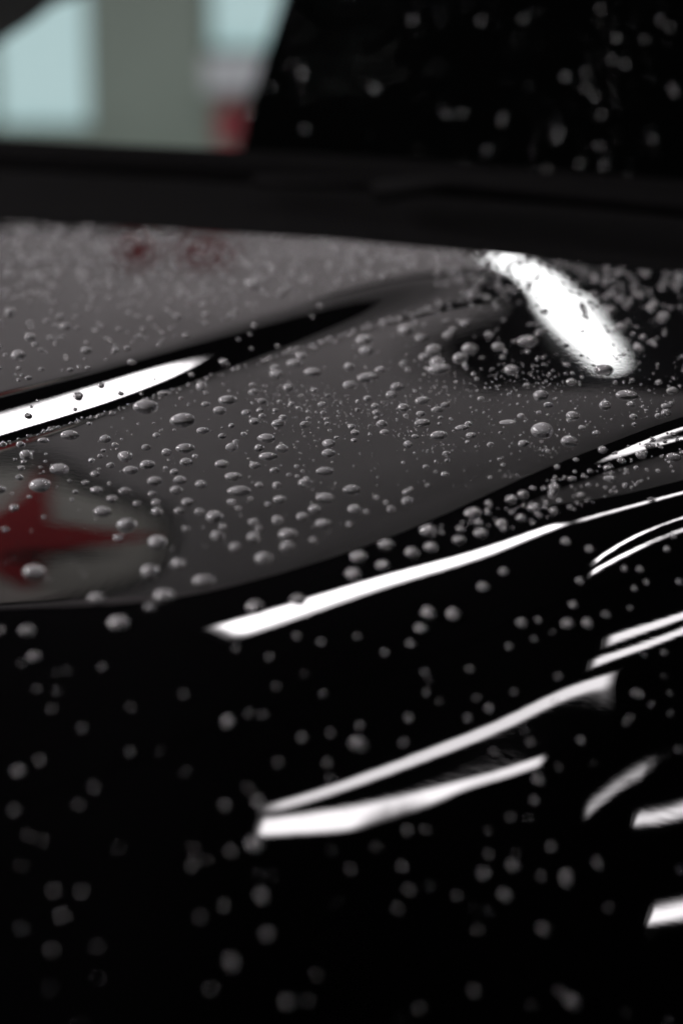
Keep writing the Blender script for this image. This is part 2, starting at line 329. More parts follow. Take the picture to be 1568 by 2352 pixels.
# ------------------------------------------------------------------ round star sign hanging from the ceiling ahead of the car
SX, SY, SZ, SR = -.515, 2.40, 2.19, .235
sg = empty('round_sign', (SX, SY, SZ)); tag(sg, 'round hanging sign with a red star and a dark ring, mirrored in the bonnet', 'sign')
def disc(bm, r, y0, y1, n=64, inner=0):
    o0 = [bm.verts.new((r*math.cos(2*math.pi*k/n), y0, r*math.sin(2*math.pi*k/n))) for k in range(n)]
    o1 = [bm.verts.new((v.co.x, y1, v.co.z)) for v in o0]
    for k in range(n): bm.faces.new((o0[k], o0[(k+1)%n], o1[(k+1)%n], o1[k]))
    if inner:
        i0 = [bm.verts.new((v.co.x*inner, y0, v.co.z*inner)) for v in o0]; i1 = [bm.verts.new((v.co.x*inner, y1, v.co.z*inner)) for v in o0]
        for k in range(n):
            q = (k+1) % n; bm.faces.new((o0[k], i0[k], i0[q], o0[q])); bm.faces.new((o1[k], o1[q], i1[q], i1[k])); bm.faces.new((i0[k], i1[k], i1[q], i0[q]))
    else: bm.faces.new(o0); bm.faces.new(o1[::-1])
bm = bmesh.new(); disc(bm, SR*.98, 0, .02); bmobj('face', bm, CREAM, sg)
bm = bmesh.new(); disc(bm, SR*1.03, -.004, .024, inner=.91); bmobj('rim', bm, INKM, sg)
def flat(name, poly, m, y0=-.006, y1=-.001, parent=None):
    from mathutils.geometry import tessellate_polygon
    k = len(poly); v = [(x, y0, z) for x, z in poly]+[(x, y1, z) for x, z in poly]
    t = tessellate_polygon([[Vector((x, z, 0)) for x, z in poly]])
    f = [tuple(q) for q in t]+[(q[2]+k, q[1]+k, q[0]+k) for q in t]+[(i, (i+1)%k, (i+1)%k+k, i+k) for i in range(k)]
    bm = bmesh.new(); me = mesh(name, v, f); bm.from_mesh(me); return bmobj(name, bm, m, parent or sg)
st = []; c0x, c0z = .012, -.025
for k in range(10):
    a = R(72*(k//2)+1+(36 if k % 2 else 0)); rr = SR*(.86 if k % 2 == 0 else .42)
    st.append((c0x+rr*math.cos(a), c0z+rr*math.sin(a)))
flat('star', st, REDM)
def ring_arc(a0, a1, r0, r1, n=14, cx=0, cz=0):
    A = [R(a0+(a1-a0)*k/n) for k in range(n+1)]
    return [(cx+r1*math.cos(a), cz+r1*math.sin(a)) for a in A]+[(cx+r0*math.cos(a), cz+r0*math.sin(a)) for a in A[::-1]]
# a curved green band and dark scrolls over the star's upper right side
def oval(rx, rz, cx, cz, rot, w, n=28, gap=40):
    c, q = math.cos(R(rot)), math.sin(R(rot)); A = [R(gap/2+(360-gap)*k/n) for k in range(n+1)]
    pt = lambda a, e: (cx+(rx+e)*math.cos(a)*c-(rz+e)*math.sin(a)*q, cz+(rx+e)*math.cos(a)*q+(rz+e)*math.sin(a)*c)
    return [pt(a, w) for a in A]+[pt(a, -w) for a in A[::-1]]
flat('band', ring_arc(120, 35, .030, .052, cx=-.06, cz=-.005), GREENM, -.011, -.007)
flat('scroll', oval(.030, .020, .045, .030, 20, .004), INKM, -.011, -.007)
flat('scroll', oval(.036, .022, .092, .038, 15, .0045, gap=90), INKM, -.016, -.012)
flat('scroll', oval(.022, .014, .140, .034, 5, .0035, gap=60), INKM, -.011, -.007)
for s in (-1, 1):
    bm = bmesh.new(); tube_pts(bm, [(s*.12, .01, math.sqrt(SR**2-.0144)+.003), (s*.12, .01, CEIL-SZ)], .0015, 6); bmobj('wire', bm, HOUSING, sg)

# ------------------------------------------------------------------ the car
car = empty('car', (0, 0, HOOD_Z)); car.rotation_euler.x = TILT
tag(car, 'glossy black car seen over its wet front corner and bonnet', 'car')
XS, YSD, ZD = build_height(); YS = YSD[::-1].copy(); ZS = ZD[::-1].copy()
GXX = np.gradient(ZS, ST, axis=1); GYY = np.gradient(ZS, ST, axis=0)
def bil(A, x, y):
    fx = np.clip((x-XS[0])/ST, 0, len(XS)-1.001); fy = np.clip((y-YS[0])/ST, 0, len(YS)-1.001)
    i = fx.astype(int); j = fy.astype(int); a = fx-i; b = fy-j
    return (A[j,i]*(1-a)+A[j,i+1]*a)*(1-b)+(A[j+1,i]*(1-a)+A[j+1,i+1]*a)*b
def hits(px, py):
    px = np.asarray(px, float); py = np.asarray(py, float)
    d = FWD[:,None]+np.array([[1.],[0],[0]])*((px-784)/FPX)-UP[:,None]*((py-1176)/FPX); d /= np.linalg.norm(d, axis=0)
    t = np.full(px.shape, .36); ok = np.zeros(px.shape, bool)
    for k in range(420):
        p = CAM[:,None]+d*t; ok |= p[2] < bil(ZS, p[0], p[1])
        if ok.all(): break
        t = np.where(ok, t, t+.003)
    lo = t-.003; hi = t.copy()
    for k in range(12):
        m = (lo+hi)/2; p = CAM[:,None]+d*m; b = p[2] < bil(ZS, p[0], p[1]); hi = np.where(b, m, hi); lo = np.where(b, lo, m)
    p = CAM[:,None]+d*hi; n = np.array([-bil(GXX,p[0],p[1]), -bil(GYY,p[0],p[1]), np.ones(px.shape)]); n /= np.linalg.norm(n, axis=0)
    return p, n, ok, np.linalg.norm(p-CAM[:,None], axis=0)
# bonnet's rear edge (unprojected on z = 0) and the shut line between bonnet and wing
ex = np.array([q[0] for q in K[0]], float); ey = np.array([q[1] for q in K[0]], float)
ep = []
for a, b in zip(ex, ey):
    d = ray(a, b); t = -CAM[2]/d[2]; ep.append((CAM+d*t)[:2])
ep = np.array(ep); YEDGE = np.interp(XS, ep[:,0], ep[:,1])
sl = (ep[-1,1]-ep[-2,1])/(ep[-1,0]-ep[-2,0]); s0 = (ep[1,1]-ep[0,1])/(ep[1,0]-ep[0,0])
YEDGE = np.where(XS > ep[-1,0], ep[-1,1]+sl*(XS-ep[-1,0]), np.where(XS < ep[0,0], ep[0,1]+s0*(XS-ep[0,0]), YEDGE))
gpx = np.array([(-350,1990),(0,1868),(500,1690),(1000,1502),(1300,1388),(1568,1290),(1900,1170)], float)
gp, _, _, _ = hits(gpx[:,0], gpx[:,1]); YGAP = smooth(np.interp(XS, gp[0], gp[1])[None,:], 18)[0]
def panel(name, y_hi, y_lo, lip_hi, lip_lo, n):
    """a sheet of the body between two edge curves; each lip rolls down by 5 mm"""
    rows = []
    def row(y, dz): rows.append(np.stack([XS, y, bil(ZS, XS, y)-dz], 1))
    # each lip is a crisp fold: the skirt has vertices of its own so the paint keeps its curvature up to the edge
    if lip_hi: row(y_hi, .005); row(y_hi, 0)
    for k in np.linspace(0, 1, n): row(y_hi+(y_lo-y_hi)*k, 0)
    if lip_lo: row(y_lo, 0); row(y_lo, .005)
    V = np.array(rows); nr, nc = V.shape[:2]; V = V.reshape(-1, 3)
    rr_ = [k for k in range(nr-1) if not (lip_hi and k == 1) and not (lip_lo and k == nr-3)]
    i = np.array(rr_)[:,None]*nc+np.arange(nc-1)[None,:]
    F = np.stack([i, i+nc, i+nc+1, i+1], -1).reshape(-1, 4)
    me = bpy.data.meshes.new(name); me.vertices.add(len(V)); me.vertices.foreach_set('co', V.ravel()); me.loops.add(F.size); me.loops.foreach_set('vertex_index', F.ravel())
    me.polygons.add(len(F)); me.polygons.foreach_set('loop_start', np.arange(0, F.size, 4)); me.update(calc_edges=True)
    return link(name, me, PAINT, car, smooth=True)
panel('bonnet', YEDGE, YGAP+.0003, True, True, 430)
panel('wing', YGAP-.0003, np.full_like(XS, Y0+.004), True, False, 240)
# dark strip of rubber under the shut line, and scuttle, windscreen, cabin behind the bonnet
zg = bil(ZS, XS, YGAP); v = []; f = []
for k in range(0, len(XS), 4):
    for dy in (-.008, .008): v.append((XS[k], YGAP[k]+dy, bil(ZS, XS[k:k+1], YGAP[k:k+1]+dy)[0]-.0045))
for k in range(0, len(v)-2, 2): f.append((k, k+1, k+3, k+2))
link('shut_line_seal', mesh('shut_line_seal', v, f), RUBBER, car, True)
EY = lambda x: float(np.interp(x, XS, YEDGE))
def strip(name, m, off, nx=60, x0=-.30, x1=.34, parent=None, smooth_=True):
    """profile (dy, z) swept along the bonnet's rear edge"""
    v = []; f = []; p = len(off)
    for k in range(nx):
        x = x0+(x1-x0)*k/(nx-1)
        for dy, z in off: v.append((x, EY(x)+dy, z))
    for k in range(nx-1):
        for j in range(p-1): a = k*p+j; f.append((a, a+1, a+1+p, a+p))
    return link(name, mesh(name, v, f), m, parent or car, smooth_)
strip('scuttle_seal', RUBBER, [(.001,-.012),(.004,-.004),(.008,-.001),(.013,-.004),(.014,-.014)])
strip('scuttle_panel', PLASTIC, [(.014,-.016),(.03,-.026),(.10,-.024),(.15,-.012),(.185,-.004)])
slat = None
for k in range(34):
    x = -.285+.0185*k; bm = bmesh.new(); box(bm, (0, 0, 0), (.006, .055, .007)); 
    if slat is None: slat = bmobj('grille_rib', bm, PLASTIC, car, bevel=.001); o = slat
    else: bm.free(); o = slat.copy(); COL.objects.link(o)
    o.location = (x, EY(x)+.065, -.0215)
WSB = .19; RAKE = R(54)
def ws(x, s, n=0):
    return (x, EY(x)+WSB+s*math.cos(RAKE)-n*math.sin(RAKE), -.004+s*math.sin(RAKE)+n*math.cos(RAKE))
v = []; f = []; NX = 40; LS = .62
for k in range(NX):
    x = -.85+1.80*k/(NX-1)
    for s in (0, LS): v.append(ws(x, s))
for k in range(NX-1): f.append((2*k, 2*k+2, 2*k+3, 2*k+1))
link('windscreen', mesh('windscreen', v, f), GLASS, car, True)
v = []; f = []
for k in range(NX):
    x = -.85+1.80*k/(NX-1)
    for s, nn in ((-.004,.002),(-.004,.005),(.018,.004),(.018,.001)): v.append(ws(x, s, nn))
for k in range(NX-1):
    for j in range(3): a = 4*k+j; f.append((a, a+1, a+5, a+4))
link('windscreen_seal', mesh('windscreen_seal', v, f), RUBBER, car, True)
# wiper: arm and blade parked along the foot of the glass
wp = empty('wiper', (0, 0, 0), car)
bm = bmesh.new(); tube_pts(bm, [(.02, EY(.02)+.135, .004), (.06, EY(.06)+.128, .012), (.16, EY(.16)+.112, .012), (.33, EY(.33)+.10, .010)], [.006, .005, .005, .006], 10); bmobj('arm', bm, PLASTIC, wp, smooth=True)
bm = bmesh.new(); tube_pts(bm, [(-.05, EY(-.05)+.160, .001), (.02, EY(.02)+.156, .004), (.15, EY(.15)+.150, .005), (.33, EY(.33)+.145, .004)], .0035, 8); bmobj('blade', bm, RUBBER, wp, smooth=True)
# cabin
prof = [(.215,-.018),(.30,-.028),(.45,-.055),(.60,-.080),(.75,-.115),(.80,-.20)]
strip('dashboard', DASH, prof, x0=-.6, x1=.75)
# front seat: slanted left edge seen through the glass; headrest on top
SYY = 1.55
def at(px, py, y):
    d = ray(px, py); t = (y-CAM[1])/d[1]; return CAM+d*t
a = at(648, -10, SYY); b_2 = at(548, 300, SYY); c_ = at(510, 420, SYY)
sx = (a[0]-b_2[0])/(a[2]-b_2[2])
top = .10; poly = [(c_[0], c_[2]-.1), (b_2[0], b_2[2]), (a[0], a[2]), (a[0]+sx*(top-a[2]), top), (.62, top+.01), (.70, -.1), (.70, -.6), (c_[0], -.6)]
seat = empty('seat', (0, 0, 0), car)
bm = bmesh.new(); A = [bm.verts.new((x, SYY, z)) for x, z in poly]; B = [bm.verts.new((x, SYY+.14, z)) for x, z in poly]; kk = len(poly)
bm.faces.new(A); bm.faces.new(B[::-1])
for i in range(kk): bm.faces.new((A[i], B[i], B[(i+1)%kk], A[(i+1)%kk]))
bmobj('backrest', bm, FABRIC, seat, bevel=.012)
boxobj('cushion', (.32, SYY-.28, -.50), (.62, .5, .14), FABRIC, seat, bevel=.02)
# roof pillar at the upper left
q = [at(-90, 175, 1.15), at(8, 92, 1.15), at(60, 45, 1.15), at(120, 12, 1.15), at(185, -12, 1.15), at(300, -45, 1.15), at(520, -110, 1.15)]
pl = [(p[0], p[2]) for p in q]; pl2 = pl+[(pl[-1][0], pl[-1][1]+.06), (pl[0][0], pl[-1][1]+.06)]
bm = bmesh.new(); A = [bm.verts.new((x, 1.15, z)) for x, z in pl2]; B = [bm.verts.new((x, 1.19, z)) for x, z in pl2]; kk = len(pl2)
bm.faces.new(A); bm.faces.new(B[::-1])
for i in range(kk): bm.faces.new((A[i], B[i], B[(i+1)%kk], A[(i+1)%kk]))
bmobj('door_pillar', bm, LINING, car, bevel=.004)
# ------------------------------------------------------------------ water drops
# places read off the photograph region by region: x, y, width (two units per px), then the region's origin
DR = {
 (0,490): "670 888 130 e,840 950 120 b,1045 858 90 e,1010 906 65,945 877 44,925 797 60,750 828 60 e,1165 822 55,1160 788 38,1203 862 45,1325 800 60,1270 740 70,1435 730 90 e,1355 690 80 e,1385 655 60,1265 708 50,1130 916 45,1193 905 38,1265 905 36,1300 938 45,1280 967 65,1168 955 55,1203 932 38,1400 970 52,1415 943 30,1340 876 38,1370 895 30,1283 865 30,1478 878 46,1483 917 30,1443 812 44,1503 837 32,1385 835 28,1413 910 25,1503 967 32,1497 945 28,1360 938 18,1063 975 32,930 998 62 e,1020 1023 40,1120 1014 32,1225 1033 95 e,718 1020 38,850 1080 90 e,670 1075 42,765 1098 52,895 1117 28,855 1143 60,1065 1075 65,1083 1050 38,1190 1078 48,1295 1080 62,1230 1117 90 e,1510 1058 70,1508 1102 72,1545 1030 28,1515 998 22,483 1036 58,320 1018 95 e,200 1043 58 e,528 1063 36,515 920 32,410 965 28,120 1110 65,95 1062 45,575 1118 82,475 1090 28,420 1137 32,460 1115 28,605 685 50,880 742 36,1028 684 50,555 827 38,465 790 40,360 840 55,130 930 40,15 1060 35,230 990 30,85 652 80 b,395 630 55,300 520 60 b,45 455 60,138 568 60,1165 325 90 b,230 570 40,215 495 40,275 475 45,345 475 35,220 265 45,155 210 40,410 435 40,420 400 38,415 360 32,690 485 40,710 515 34,655 530 36,645 560 34,945 465 45,945 505 38,1060 470 48,1085 445 40,990 405 38,1075 385 40,1140 415 34,855 360 40,530 630 42,585 620 38,465 325 40,640 305 40,305 670 30,85 712 30,490 575 34,750 575 28,1170 515 40,1150 555 32,1095 580 30,1155 620 30,1275 610 32,1435 475 34,1470 425 42,710 760 24,650 830 26,345 900 28,172 860 20,145 888 20,800 995 20,738 998 18,705 965 16,1025 785 22,945 825 32,830 850 26,865 880 20,895 862 16",
 (784,490): "450 715 115 e,440 685 80,120 755 105 e,40 788 76 e,35 705 55,115 630 80,105 580 85 b,180 718 55,295 535 80,365 573 65,425 630 80,380 660 60,285 690 45,305 718 38,545 665 75,585 622 68,568 505 58,490 560 60,680 557 50,718 612 58,855 587 105 e,780 718 80,255 797 65,230 833 62,120 850 42,372 860 75 e,155 886 42,160 915 42,185 968 55,197 1005 50,75 865 28,73 903 28,160 940 30,48 980 42,62 1007 42,57 1042 32,130 977 24,130 1018 24,370 963 78 e,440 902 62 e,475 880 46,455 938 28,363 920 46,285 893 58,295 930 28,450 967 24,502 942 22,448 1020 90 e,555 985 68 e,583 967 42,595 1020 52,580 1050 30,305 1060 46,338 1025 38,515 1000 18,525 773 26,620 760 30,640 852 38,770 832 28,818 837 22,852 790 42,915 838 74,950 880 48,905 915 26,825 930 42,810 875 20,1055 775 52,1105 752 26,1205 715 90,1190 748 32,1310 835 105 e,1210 883 62 r,1330 877 42,1340 933 44,1343 970 28,1258 778 28,1385 888 26,1400 905 22,1062 930 66,1045 950 30,762 958 85 f,922 998 120 b,1045 1047 78,1105 985 40,1170 1010 40,835 1057 55,683 1063 38,730 1008 22,918 1048 22,948 1092 32,1490 886 50,1515 873 32,1490 917 50,1455 930 40,1520 815 60,1458 775 36,1085 475 60 f,1035 600 36,1000 572 40 f,1290 650 28,1245 655 22,910 548 50,1285 522 60,1340 555 36,1365 620 60,1425 430 55,1480 470 60,480 1105 42,485 1135 28,1160 370 44,1270 400 40,1310 245 44,1240 370 40,600 370 60,640 380 40,340 500 40,860 320 26,1165 550 24,1180 618 20,1115 608 22,1260 668 24,1275 680 16,1340 675 16,620 615 30,740 660 34,900 665 26,855 635 34,1030 735 24,710 745 20,1150 620 20",
 (0,980): "275 195 95 b,185 270 110 b,98 190 36,90 233 38,65 373 46,25 473 40,420 155 34,437 218 48,393 257 38,443 293 54,515 332 58,470 392 90 e,575 297 60,600 200 80 e,508 178 40,675 175 68,710 250 68,698 310 40,718 350 50,722 392 58,630 355 42,583 453 90,545 512 56,725 535 98,825 245 60,800 208 42,810 293 60,860 347 60,823 388 46,915 393 48,923 265 60,855 470 46,985 415 80,1000 503 66,1025 460 44,1080 555 64,1065 347 50,1095 375 40,1100 297 110 e,1070 230 84 e,1020 172 70 b,1170 178 54,1190 268 42,1272 270 48,1260 202 46,1285 335 60,1165 440 56,1190 470 50,1165 510 66,1275 432 60,1230 357 36,1390 413 62,1445 380 60,1400 260 66,1405 238 30,1363 183 32,1365 228 28,1390 205 24,1328 222 28,1490 205 90 e,1495 328 94 e,1485 448 88 e,1322 497 88,1317 553 70,1440 523 46,1210 608 84,820 633 80,690 668 96,935 710 110 e,755 780 100,445 790 90,545 905 110,160 670 110 b,160 1060 95,125 940 68,470 1105 60,690 830 60,1175 835 90,1370 800 84,1365 965 76,1475 990 66,1240 1060 60,1085 1020 60,205 415 26,345 300 28,330 335 24,505 262 26,135 322 26,320 250 22,185 185 20,210 158 20,455 195 22,760 190 26,895 135 28,1150 330 30,210 125 18,70 150 20,110 163 32,100 1090 40,0 290 50,0 940 50,310 1120 40",
 (784,980): "48 290 90 e,60 380 72,35 448 40,160 325 32,205 348 30,228 380 46,115 393 34,300 300 44,320 285 30,302 343 60,395 270 28,285 165 24,387 185 34,475 218 40,432 208 22,433 160 20,485 155 20,742 175 28,683 233 26,725 150 20,780 125 16,80 600 86,205 545 76,400 480 84,55 680 84,190 638 72,325 580 72,412 555 66,540 522 64,548 470 48,632 440 44,640 490 72,605 398 84,735 445 60,780 335 60,835 312 56,675 352 40,978 280 64,968 305 40,887 375 64,825 420 54,880 283 34,975 388 44,1050 370 32,1060 240 46,1100 315 44,1135 268 30,1235 240 70 e,1285 155 46,1220 190 40,1375 130 54,1410 90 40,1525 140 76 e,1355 190 30,1425 338 40,1200 107 50,1077 152 32,990 185 32,1030 530 50,1140 565 44,1095 712 44,1065 820 46,1300 655 40,1370 657 38,1495 565 40,1345 745 34,1215 865 42,1130 905 60,1038 908 64,770 1010 60,745 668 50,650 738 60,400 858 76,515 865 76,365 930 62,320 1000 80,75 965 64,385 1130 60,590 1115 60,995 1150 64,1480 1040 70,1390 1050 60,885 975 50,830 905 56,970 945 40,905 890 36,1400 715 34,1525 505 34,1550 715 34,1325 835 30,1000 340 34,930 285 30,1025 235 24,1240 215 30,1300 215 20,1430 60 30,1520 35 30",
 (0,1568): "90 410 85,185 360 60,1050 180 86 t,845 55 64,1280 370 70,1390 255 70,1505 370 70,1190 550 86,1175 745 130,1065 780 76,1035 565 70,1205 985 95,1230 1160 86,70 590 70,1065 1290 90 t,970 1410 70,885 845 70,250 960 76,375 965 66,290 1075 76,240 1235 70,1320 1470 90,1415 1465 70,1030 1030 70,380 210 55,240 120 55,435 485 60,1520 445 66,1455 1350 60,925 1080 70,130 705 50,600 320 50,170 30 50,260 40 50,1145 145 56,1270 20 50",
 (784,1568): "80 285 150 e,290 280 80,310 165 76,580 165 70,680 120 80,795 45 56,870 275 70,1100 268 76,1330 160 64,1360 55 110 e,905 450 86,885 545 66,700 320 60,1305 455 80,1545 310 76,655 880 86,790 845 84,750 980 86,965 755 76,1035 900 100 t,1175 830 80 t,280 850 80,310 955 80,40 860 70,305 680 76,85 200 64,930 1135 84,610 1420 80,360 1500 70,1060 1470 110,1000 1420 70,1500 1560 60,630 1140 70,840 220 50,780 620 60,680 790 60,915 890 60,260 1040 70,1510 50 44,390 45 56",
}
PX = []
for (ox, oy), s in DR.items():
    for it in s.split(','):
        q = it.split(); PX.append((ox+float(q[0])/2, oy+float(q[1])/2, float(q[2])/2, q[3] if len(q) > 3 else ''))
man = len(PX)
def dist_poly(x, y, pts):
    best = 1e9
    for (x0, y0), (x1, y1) in zip(pts[:-1], pts[1:]):
        t = max(0, min(1, ((x-x0)*(x1-x0)+(y-y0)*(y1-y0))/((x1-x0)**2+(y1-y0)**2))); best = min(best, math.hypot(x-x0-t*(x1-x0), y-y0-t*(y1-y0)))
    return best
def scatter(n, poly_fn, wr, box_):
    x0, y0, x1, y1 = box_; out = 0; tries = 0
    while out < n and tries < n*30:
        tries += 1; x = random.uniform(x0, x1); y = random.uniform(y0, y1)
        if not poly_fn(x, y): continue
        w = wr[0]*(wr[1]/wr[0])**(random.random()**1.3); PX.append((x, y, w, 's')); out += 1
rear = lambda x: float(np.interp(x, [0,784,1568], [500,548,620]))
bandU = lambda x: float(np.interp(x, [0,230,560,800,1000,1200], [903,845,738,662,612,600]))
bandL = lambda x: float(np.interp(x, [-200,0,300,560,800,1000,1200], [1100,1028,937,848,772,712,650]))
frontB = lambda x: float(np.interp(x, [-200,0,250,600,1000,1300,1568,1800], [1400,1390,1385,1325,1175,1055,940,860]))
# upper left field: dense and blurred, denser towards the windscreen
scatter(900, lambda x, y: rear(x)+3 < y < bandU(x)-6 and random.random() < max(.10, 1.0-(y-rear(x))/230), (8, 19), (-60, 495, 1150, 900))
scatter(60, lambda x, y: rear(x)+3 < y < bandU(x)-6, (7, 14), (-60, 600, 900, 900))
# upper right field by the windscreen
scatter(300, lambda x, y: rear(x)+3 < y and random.random() < max(.05, 1.0-(y-rear(x))/150), (9, 20), (1000, 560, 1620, 860))
scatter(150, lambda x, y: y > bandL(x) and y > rear(x)+40 and y < 900, (5, 13), (800, 640, 1620, 900))
# the seam of tiny beads along the foot of the ridge
for k in range(230):
    x = random.uniform(-30, 1080); y = bandL(x)+random.gauss(-4, 3)-2; PX.append((x, y, random.uniform(4, 11)*(1 if x < 600 else 1.3), 's'))
# middle panel: fine spray
scatter(900, lambda x, y: bandL(x)+4 < y < frontB(x)-15 and random.random() < math.exp(-((y-940)/90)**2)*.9+.12, (1.6, 8), (560, 780, 1568, 1150))
scatter(230, lambda x, y: bandL(x)+4 < y < frontB(x)-20, (1.8, 8), (-20, 860, 800, 1330))
for cx_, cy_, nn, sr in ((800,935,70,60),(1000,900,60,60),(1010,1030,25,25),(1190,860,60,45),(1250,1030,25,25),(1240,880,30,30),(1170,1090,20,18),(690,915,50,50),(930,990,30,30)):
    for k in range(nn): PX.append((random.gauss(cx_, sr), random.gauss(cy_, sr*.35), random.uniform(1.6, 6.5), 's'))
# ledge on the right below the crease
scatter(160, lambda x, y: frontB(x)+28 < y < frontB(x)+120+(x-1250)*.05, (5, 16), (900, 960, 1600, 1230))
# dark front: sparse large faint drops
scatter(60, lambda x, y: y > frontB(x)+150, (6, 14), (0, 1500, 1568, 2352))
PXA = np.array([p[:2] for p in PX]); P_, N_, ok_, dist_ = hits(PXA[:,0], PXA[:,1])
drops = []
for i, (x, y, wpx, fl) in enumerate(PX):
    if not ok_[i] or P_[1,i] > EY(P_[0,i])-.004: continue
    dst = dist_[i]; blur = 0.013*abs(dst-FOC)/FOC*FPX/dst
    wt = wpx if 's' in fl else max(math.sqrt(max(wpx**2-(.85*blur)**2, 0)), .50*wpx)
    if y > 1450 and 's' not in fl: wt = wpx*(.40 if wpx < 42 else .56)
    r = wt/2*dst/FPX*(.92 if y < 1450 else 1)
    drops.append([i, P_[:,i], N_[:,i], r, fl, wt, x, y])
# thin out overlaps, keeping the hand-placed ones
cell = {}; keep = []
for d in sorted(drops, key=lambda d: ('s' in d[4], -d[3])):
    gx_, gy_ = int(d[1][0]/.01), int(d[1][1]/.01); bad = False
    for a in (-1, 0, 1):
        for b in (-1, 0, 1):
            for e in cell.get((gx_+a, gy_+b), ()):
                if math.hypot(d[1][0]-e[1][0], d[1][1]-e[1][1]) < (d[3]+e[3])*1.02: bad = True
    if bad:
        if 's' in d[4]: continue
        d[3] *= .8
    cell.setdefault((gx_, gy_), []).append(d); keep.append(d)
drops = keep
def drop_mesh(seg, rings, theta, irr, seed):
    rg = random.Random(seed); ph = [rg.uniform(0, 6.28) for _ in range(4)]; th = R(theta)
    v = []; f = []
    def rad(a): return 1+irr*(.5*math.sin(2*a+ph[0])+.35*math.sin(3*a+ph[1])+.15*math.sin(5*a+ph[2]))
    hmax = 1-math.cos(th)
    for j in range(rings):
        t = th*(1-j/rings)
        rr = math.sin(t)/math.sin(min(th, math.pi/2)); z = (math.cos(t)-math.cos(th))/hmax
        for k in range(seg):
            a = 2*math.pi*k/seg; q = 1+(rad(a)-1)*(1-z*.6); v.append((rr*q*math.cos(a), rr*q*math.sin(a), z))
    v.append((0, 0, 1)); top = len(v)-1
    for j in range(rings-1):
        for k in range(seg): f.append((j*seg+k, j*seg+(k+1)%seg, (j+1)*seg+(k+1)%seg, (j+1)*seg+k))
    for k in range(seg): f.append(((rings-1)*seg+k, (rings-1)*seg+(k+1)%seg, top))
    # closing skirt and floor, sunk into the paint
    b0 = len(v)
    for k in range(seg): x, y, z = v[k]; v.append((x*.97, y*.97, -.06))
    v.append((0, 0, -.06)); c = len(v)-1
    for k in range(seg): f.append((b0+k, b0+(k+1)%seg, (k+1)%seg, k)); f.append((b0+(k+1)%seg, b0+k, c))
    return np.array(v), f
HI = [drop_mesh(30, 11, random.choice((84, 90, 97, 92)), .08+.07*(k % 3), k) for k in range(12)]
HIM = []
for v, f in HI:
    me = mesh('water_drop', v, f); me.materials.append(WATER); me.polygons.foreach_set('use_smooth', [True]*len(me.polygons)); HIM.append(me)
LO = [drop_mesh(14, 7, 92, .14, 50+k) for k in range(5)]
def frame(n, yaw):
    n = Vector(n).normalized(); x = Vector((math.cos(yaw), math.sin(yaw), 0)); x = (x-n*x.dot(n)).normalized(); y = n.cross(x)
    return Matrix((x, y, n)).transposed()
CARM = Matrix.Translation((0, 0, HOOD_Z)) @ Matrix.Rotation(TILT, 4, 'X')
def shape_of(fl, r, rg):
    """scale along x, y and height, in metres, and yaw"""
    if 'e' in fl: return (r, r*rg.uniform(.62, .8), r*rg.uniform(.44, .56), rg.gauss(0, .12))
    if 'b' in fl: return (r, r*rg.uniform(.85, 1.0), r*rg.uniform(.54, .66), rg.gauss(0, .2))
    if 'f' in fl: return (r, r*.8, r*.16, 0)
    if 't' in fl: return (r*.8, r*1.5, r*.45, rg.gauss(0, .2))
    if 'r' in fl: return (r, r, r*.85, 0)
    return (r, r*rg.uniform(.82, 1.1), r*rg.uniform(.56, .80), rg.uniform(-.5, .5))
drops.sort(key=lambda d: -d[5])
# windscreen drops
wsd = []
rg = random.Random(5)
def ws_at(px, py):
    d = ray(px, py); n = np.array([0, -math.sin(RAKE), math.cos(RAKE)]); t = .8
    for _ in range(6):
        p = CAM+d*t; o = np.array(ws(p[0], 0)); t = ((o-CAM)@n)/(d@n)
    return CAM+d*t
WL = [(860,203,30),(1297,176,26),(1380,20,20),(1105,45,20),(1345,204,22),(1368,222,20),(1381,262,22),(1376,335,22),(1385,380,20),(1330,375,18),(1240,425,22),(1237,435,18),(1405,135,22),(1415,87,24),(1435,147,20),(1345,165,20),(1515,45,20),(1540,62,20),(1545,200,22),(1550,215,18),(1500,320,20),(1285,300,20),(1280,315,20),(1025,262,20),(1060,260,18),(1155,268,20),(1152,280,18),(1118,343,20),(820,142,18),(700,295,20),(695,170,28),(575,262,20),(620,200,18),(1200,42,20),(945,45,22),(1480,90,18),(1255,387,18)]
for x, y, wpx in WL: wsd.append((ws_at(x, y), wpx*.34/2*1.5/FPX, x, y))
for k in range(330):
    if k < 150: x, y = random.gauss(780, 110), random.uniform(-20, 230)
    elif k < 230: x, y = random.choice((1240, 1370, 1420, 1500))+random.gauss(0, 28), random.uniform(0, 480)
    else: x, y = random.uniform(0, 1568), random.uniform(-20, 400)
    if x < 640 and random.random() < .8: continue
    wsd.append((ws_at(x, y), random.uniform(1.0, 3.0)/2*1.5/FPX, x, y))
WN = (0, -math.sin(RAKE), math.cos(RAKE))
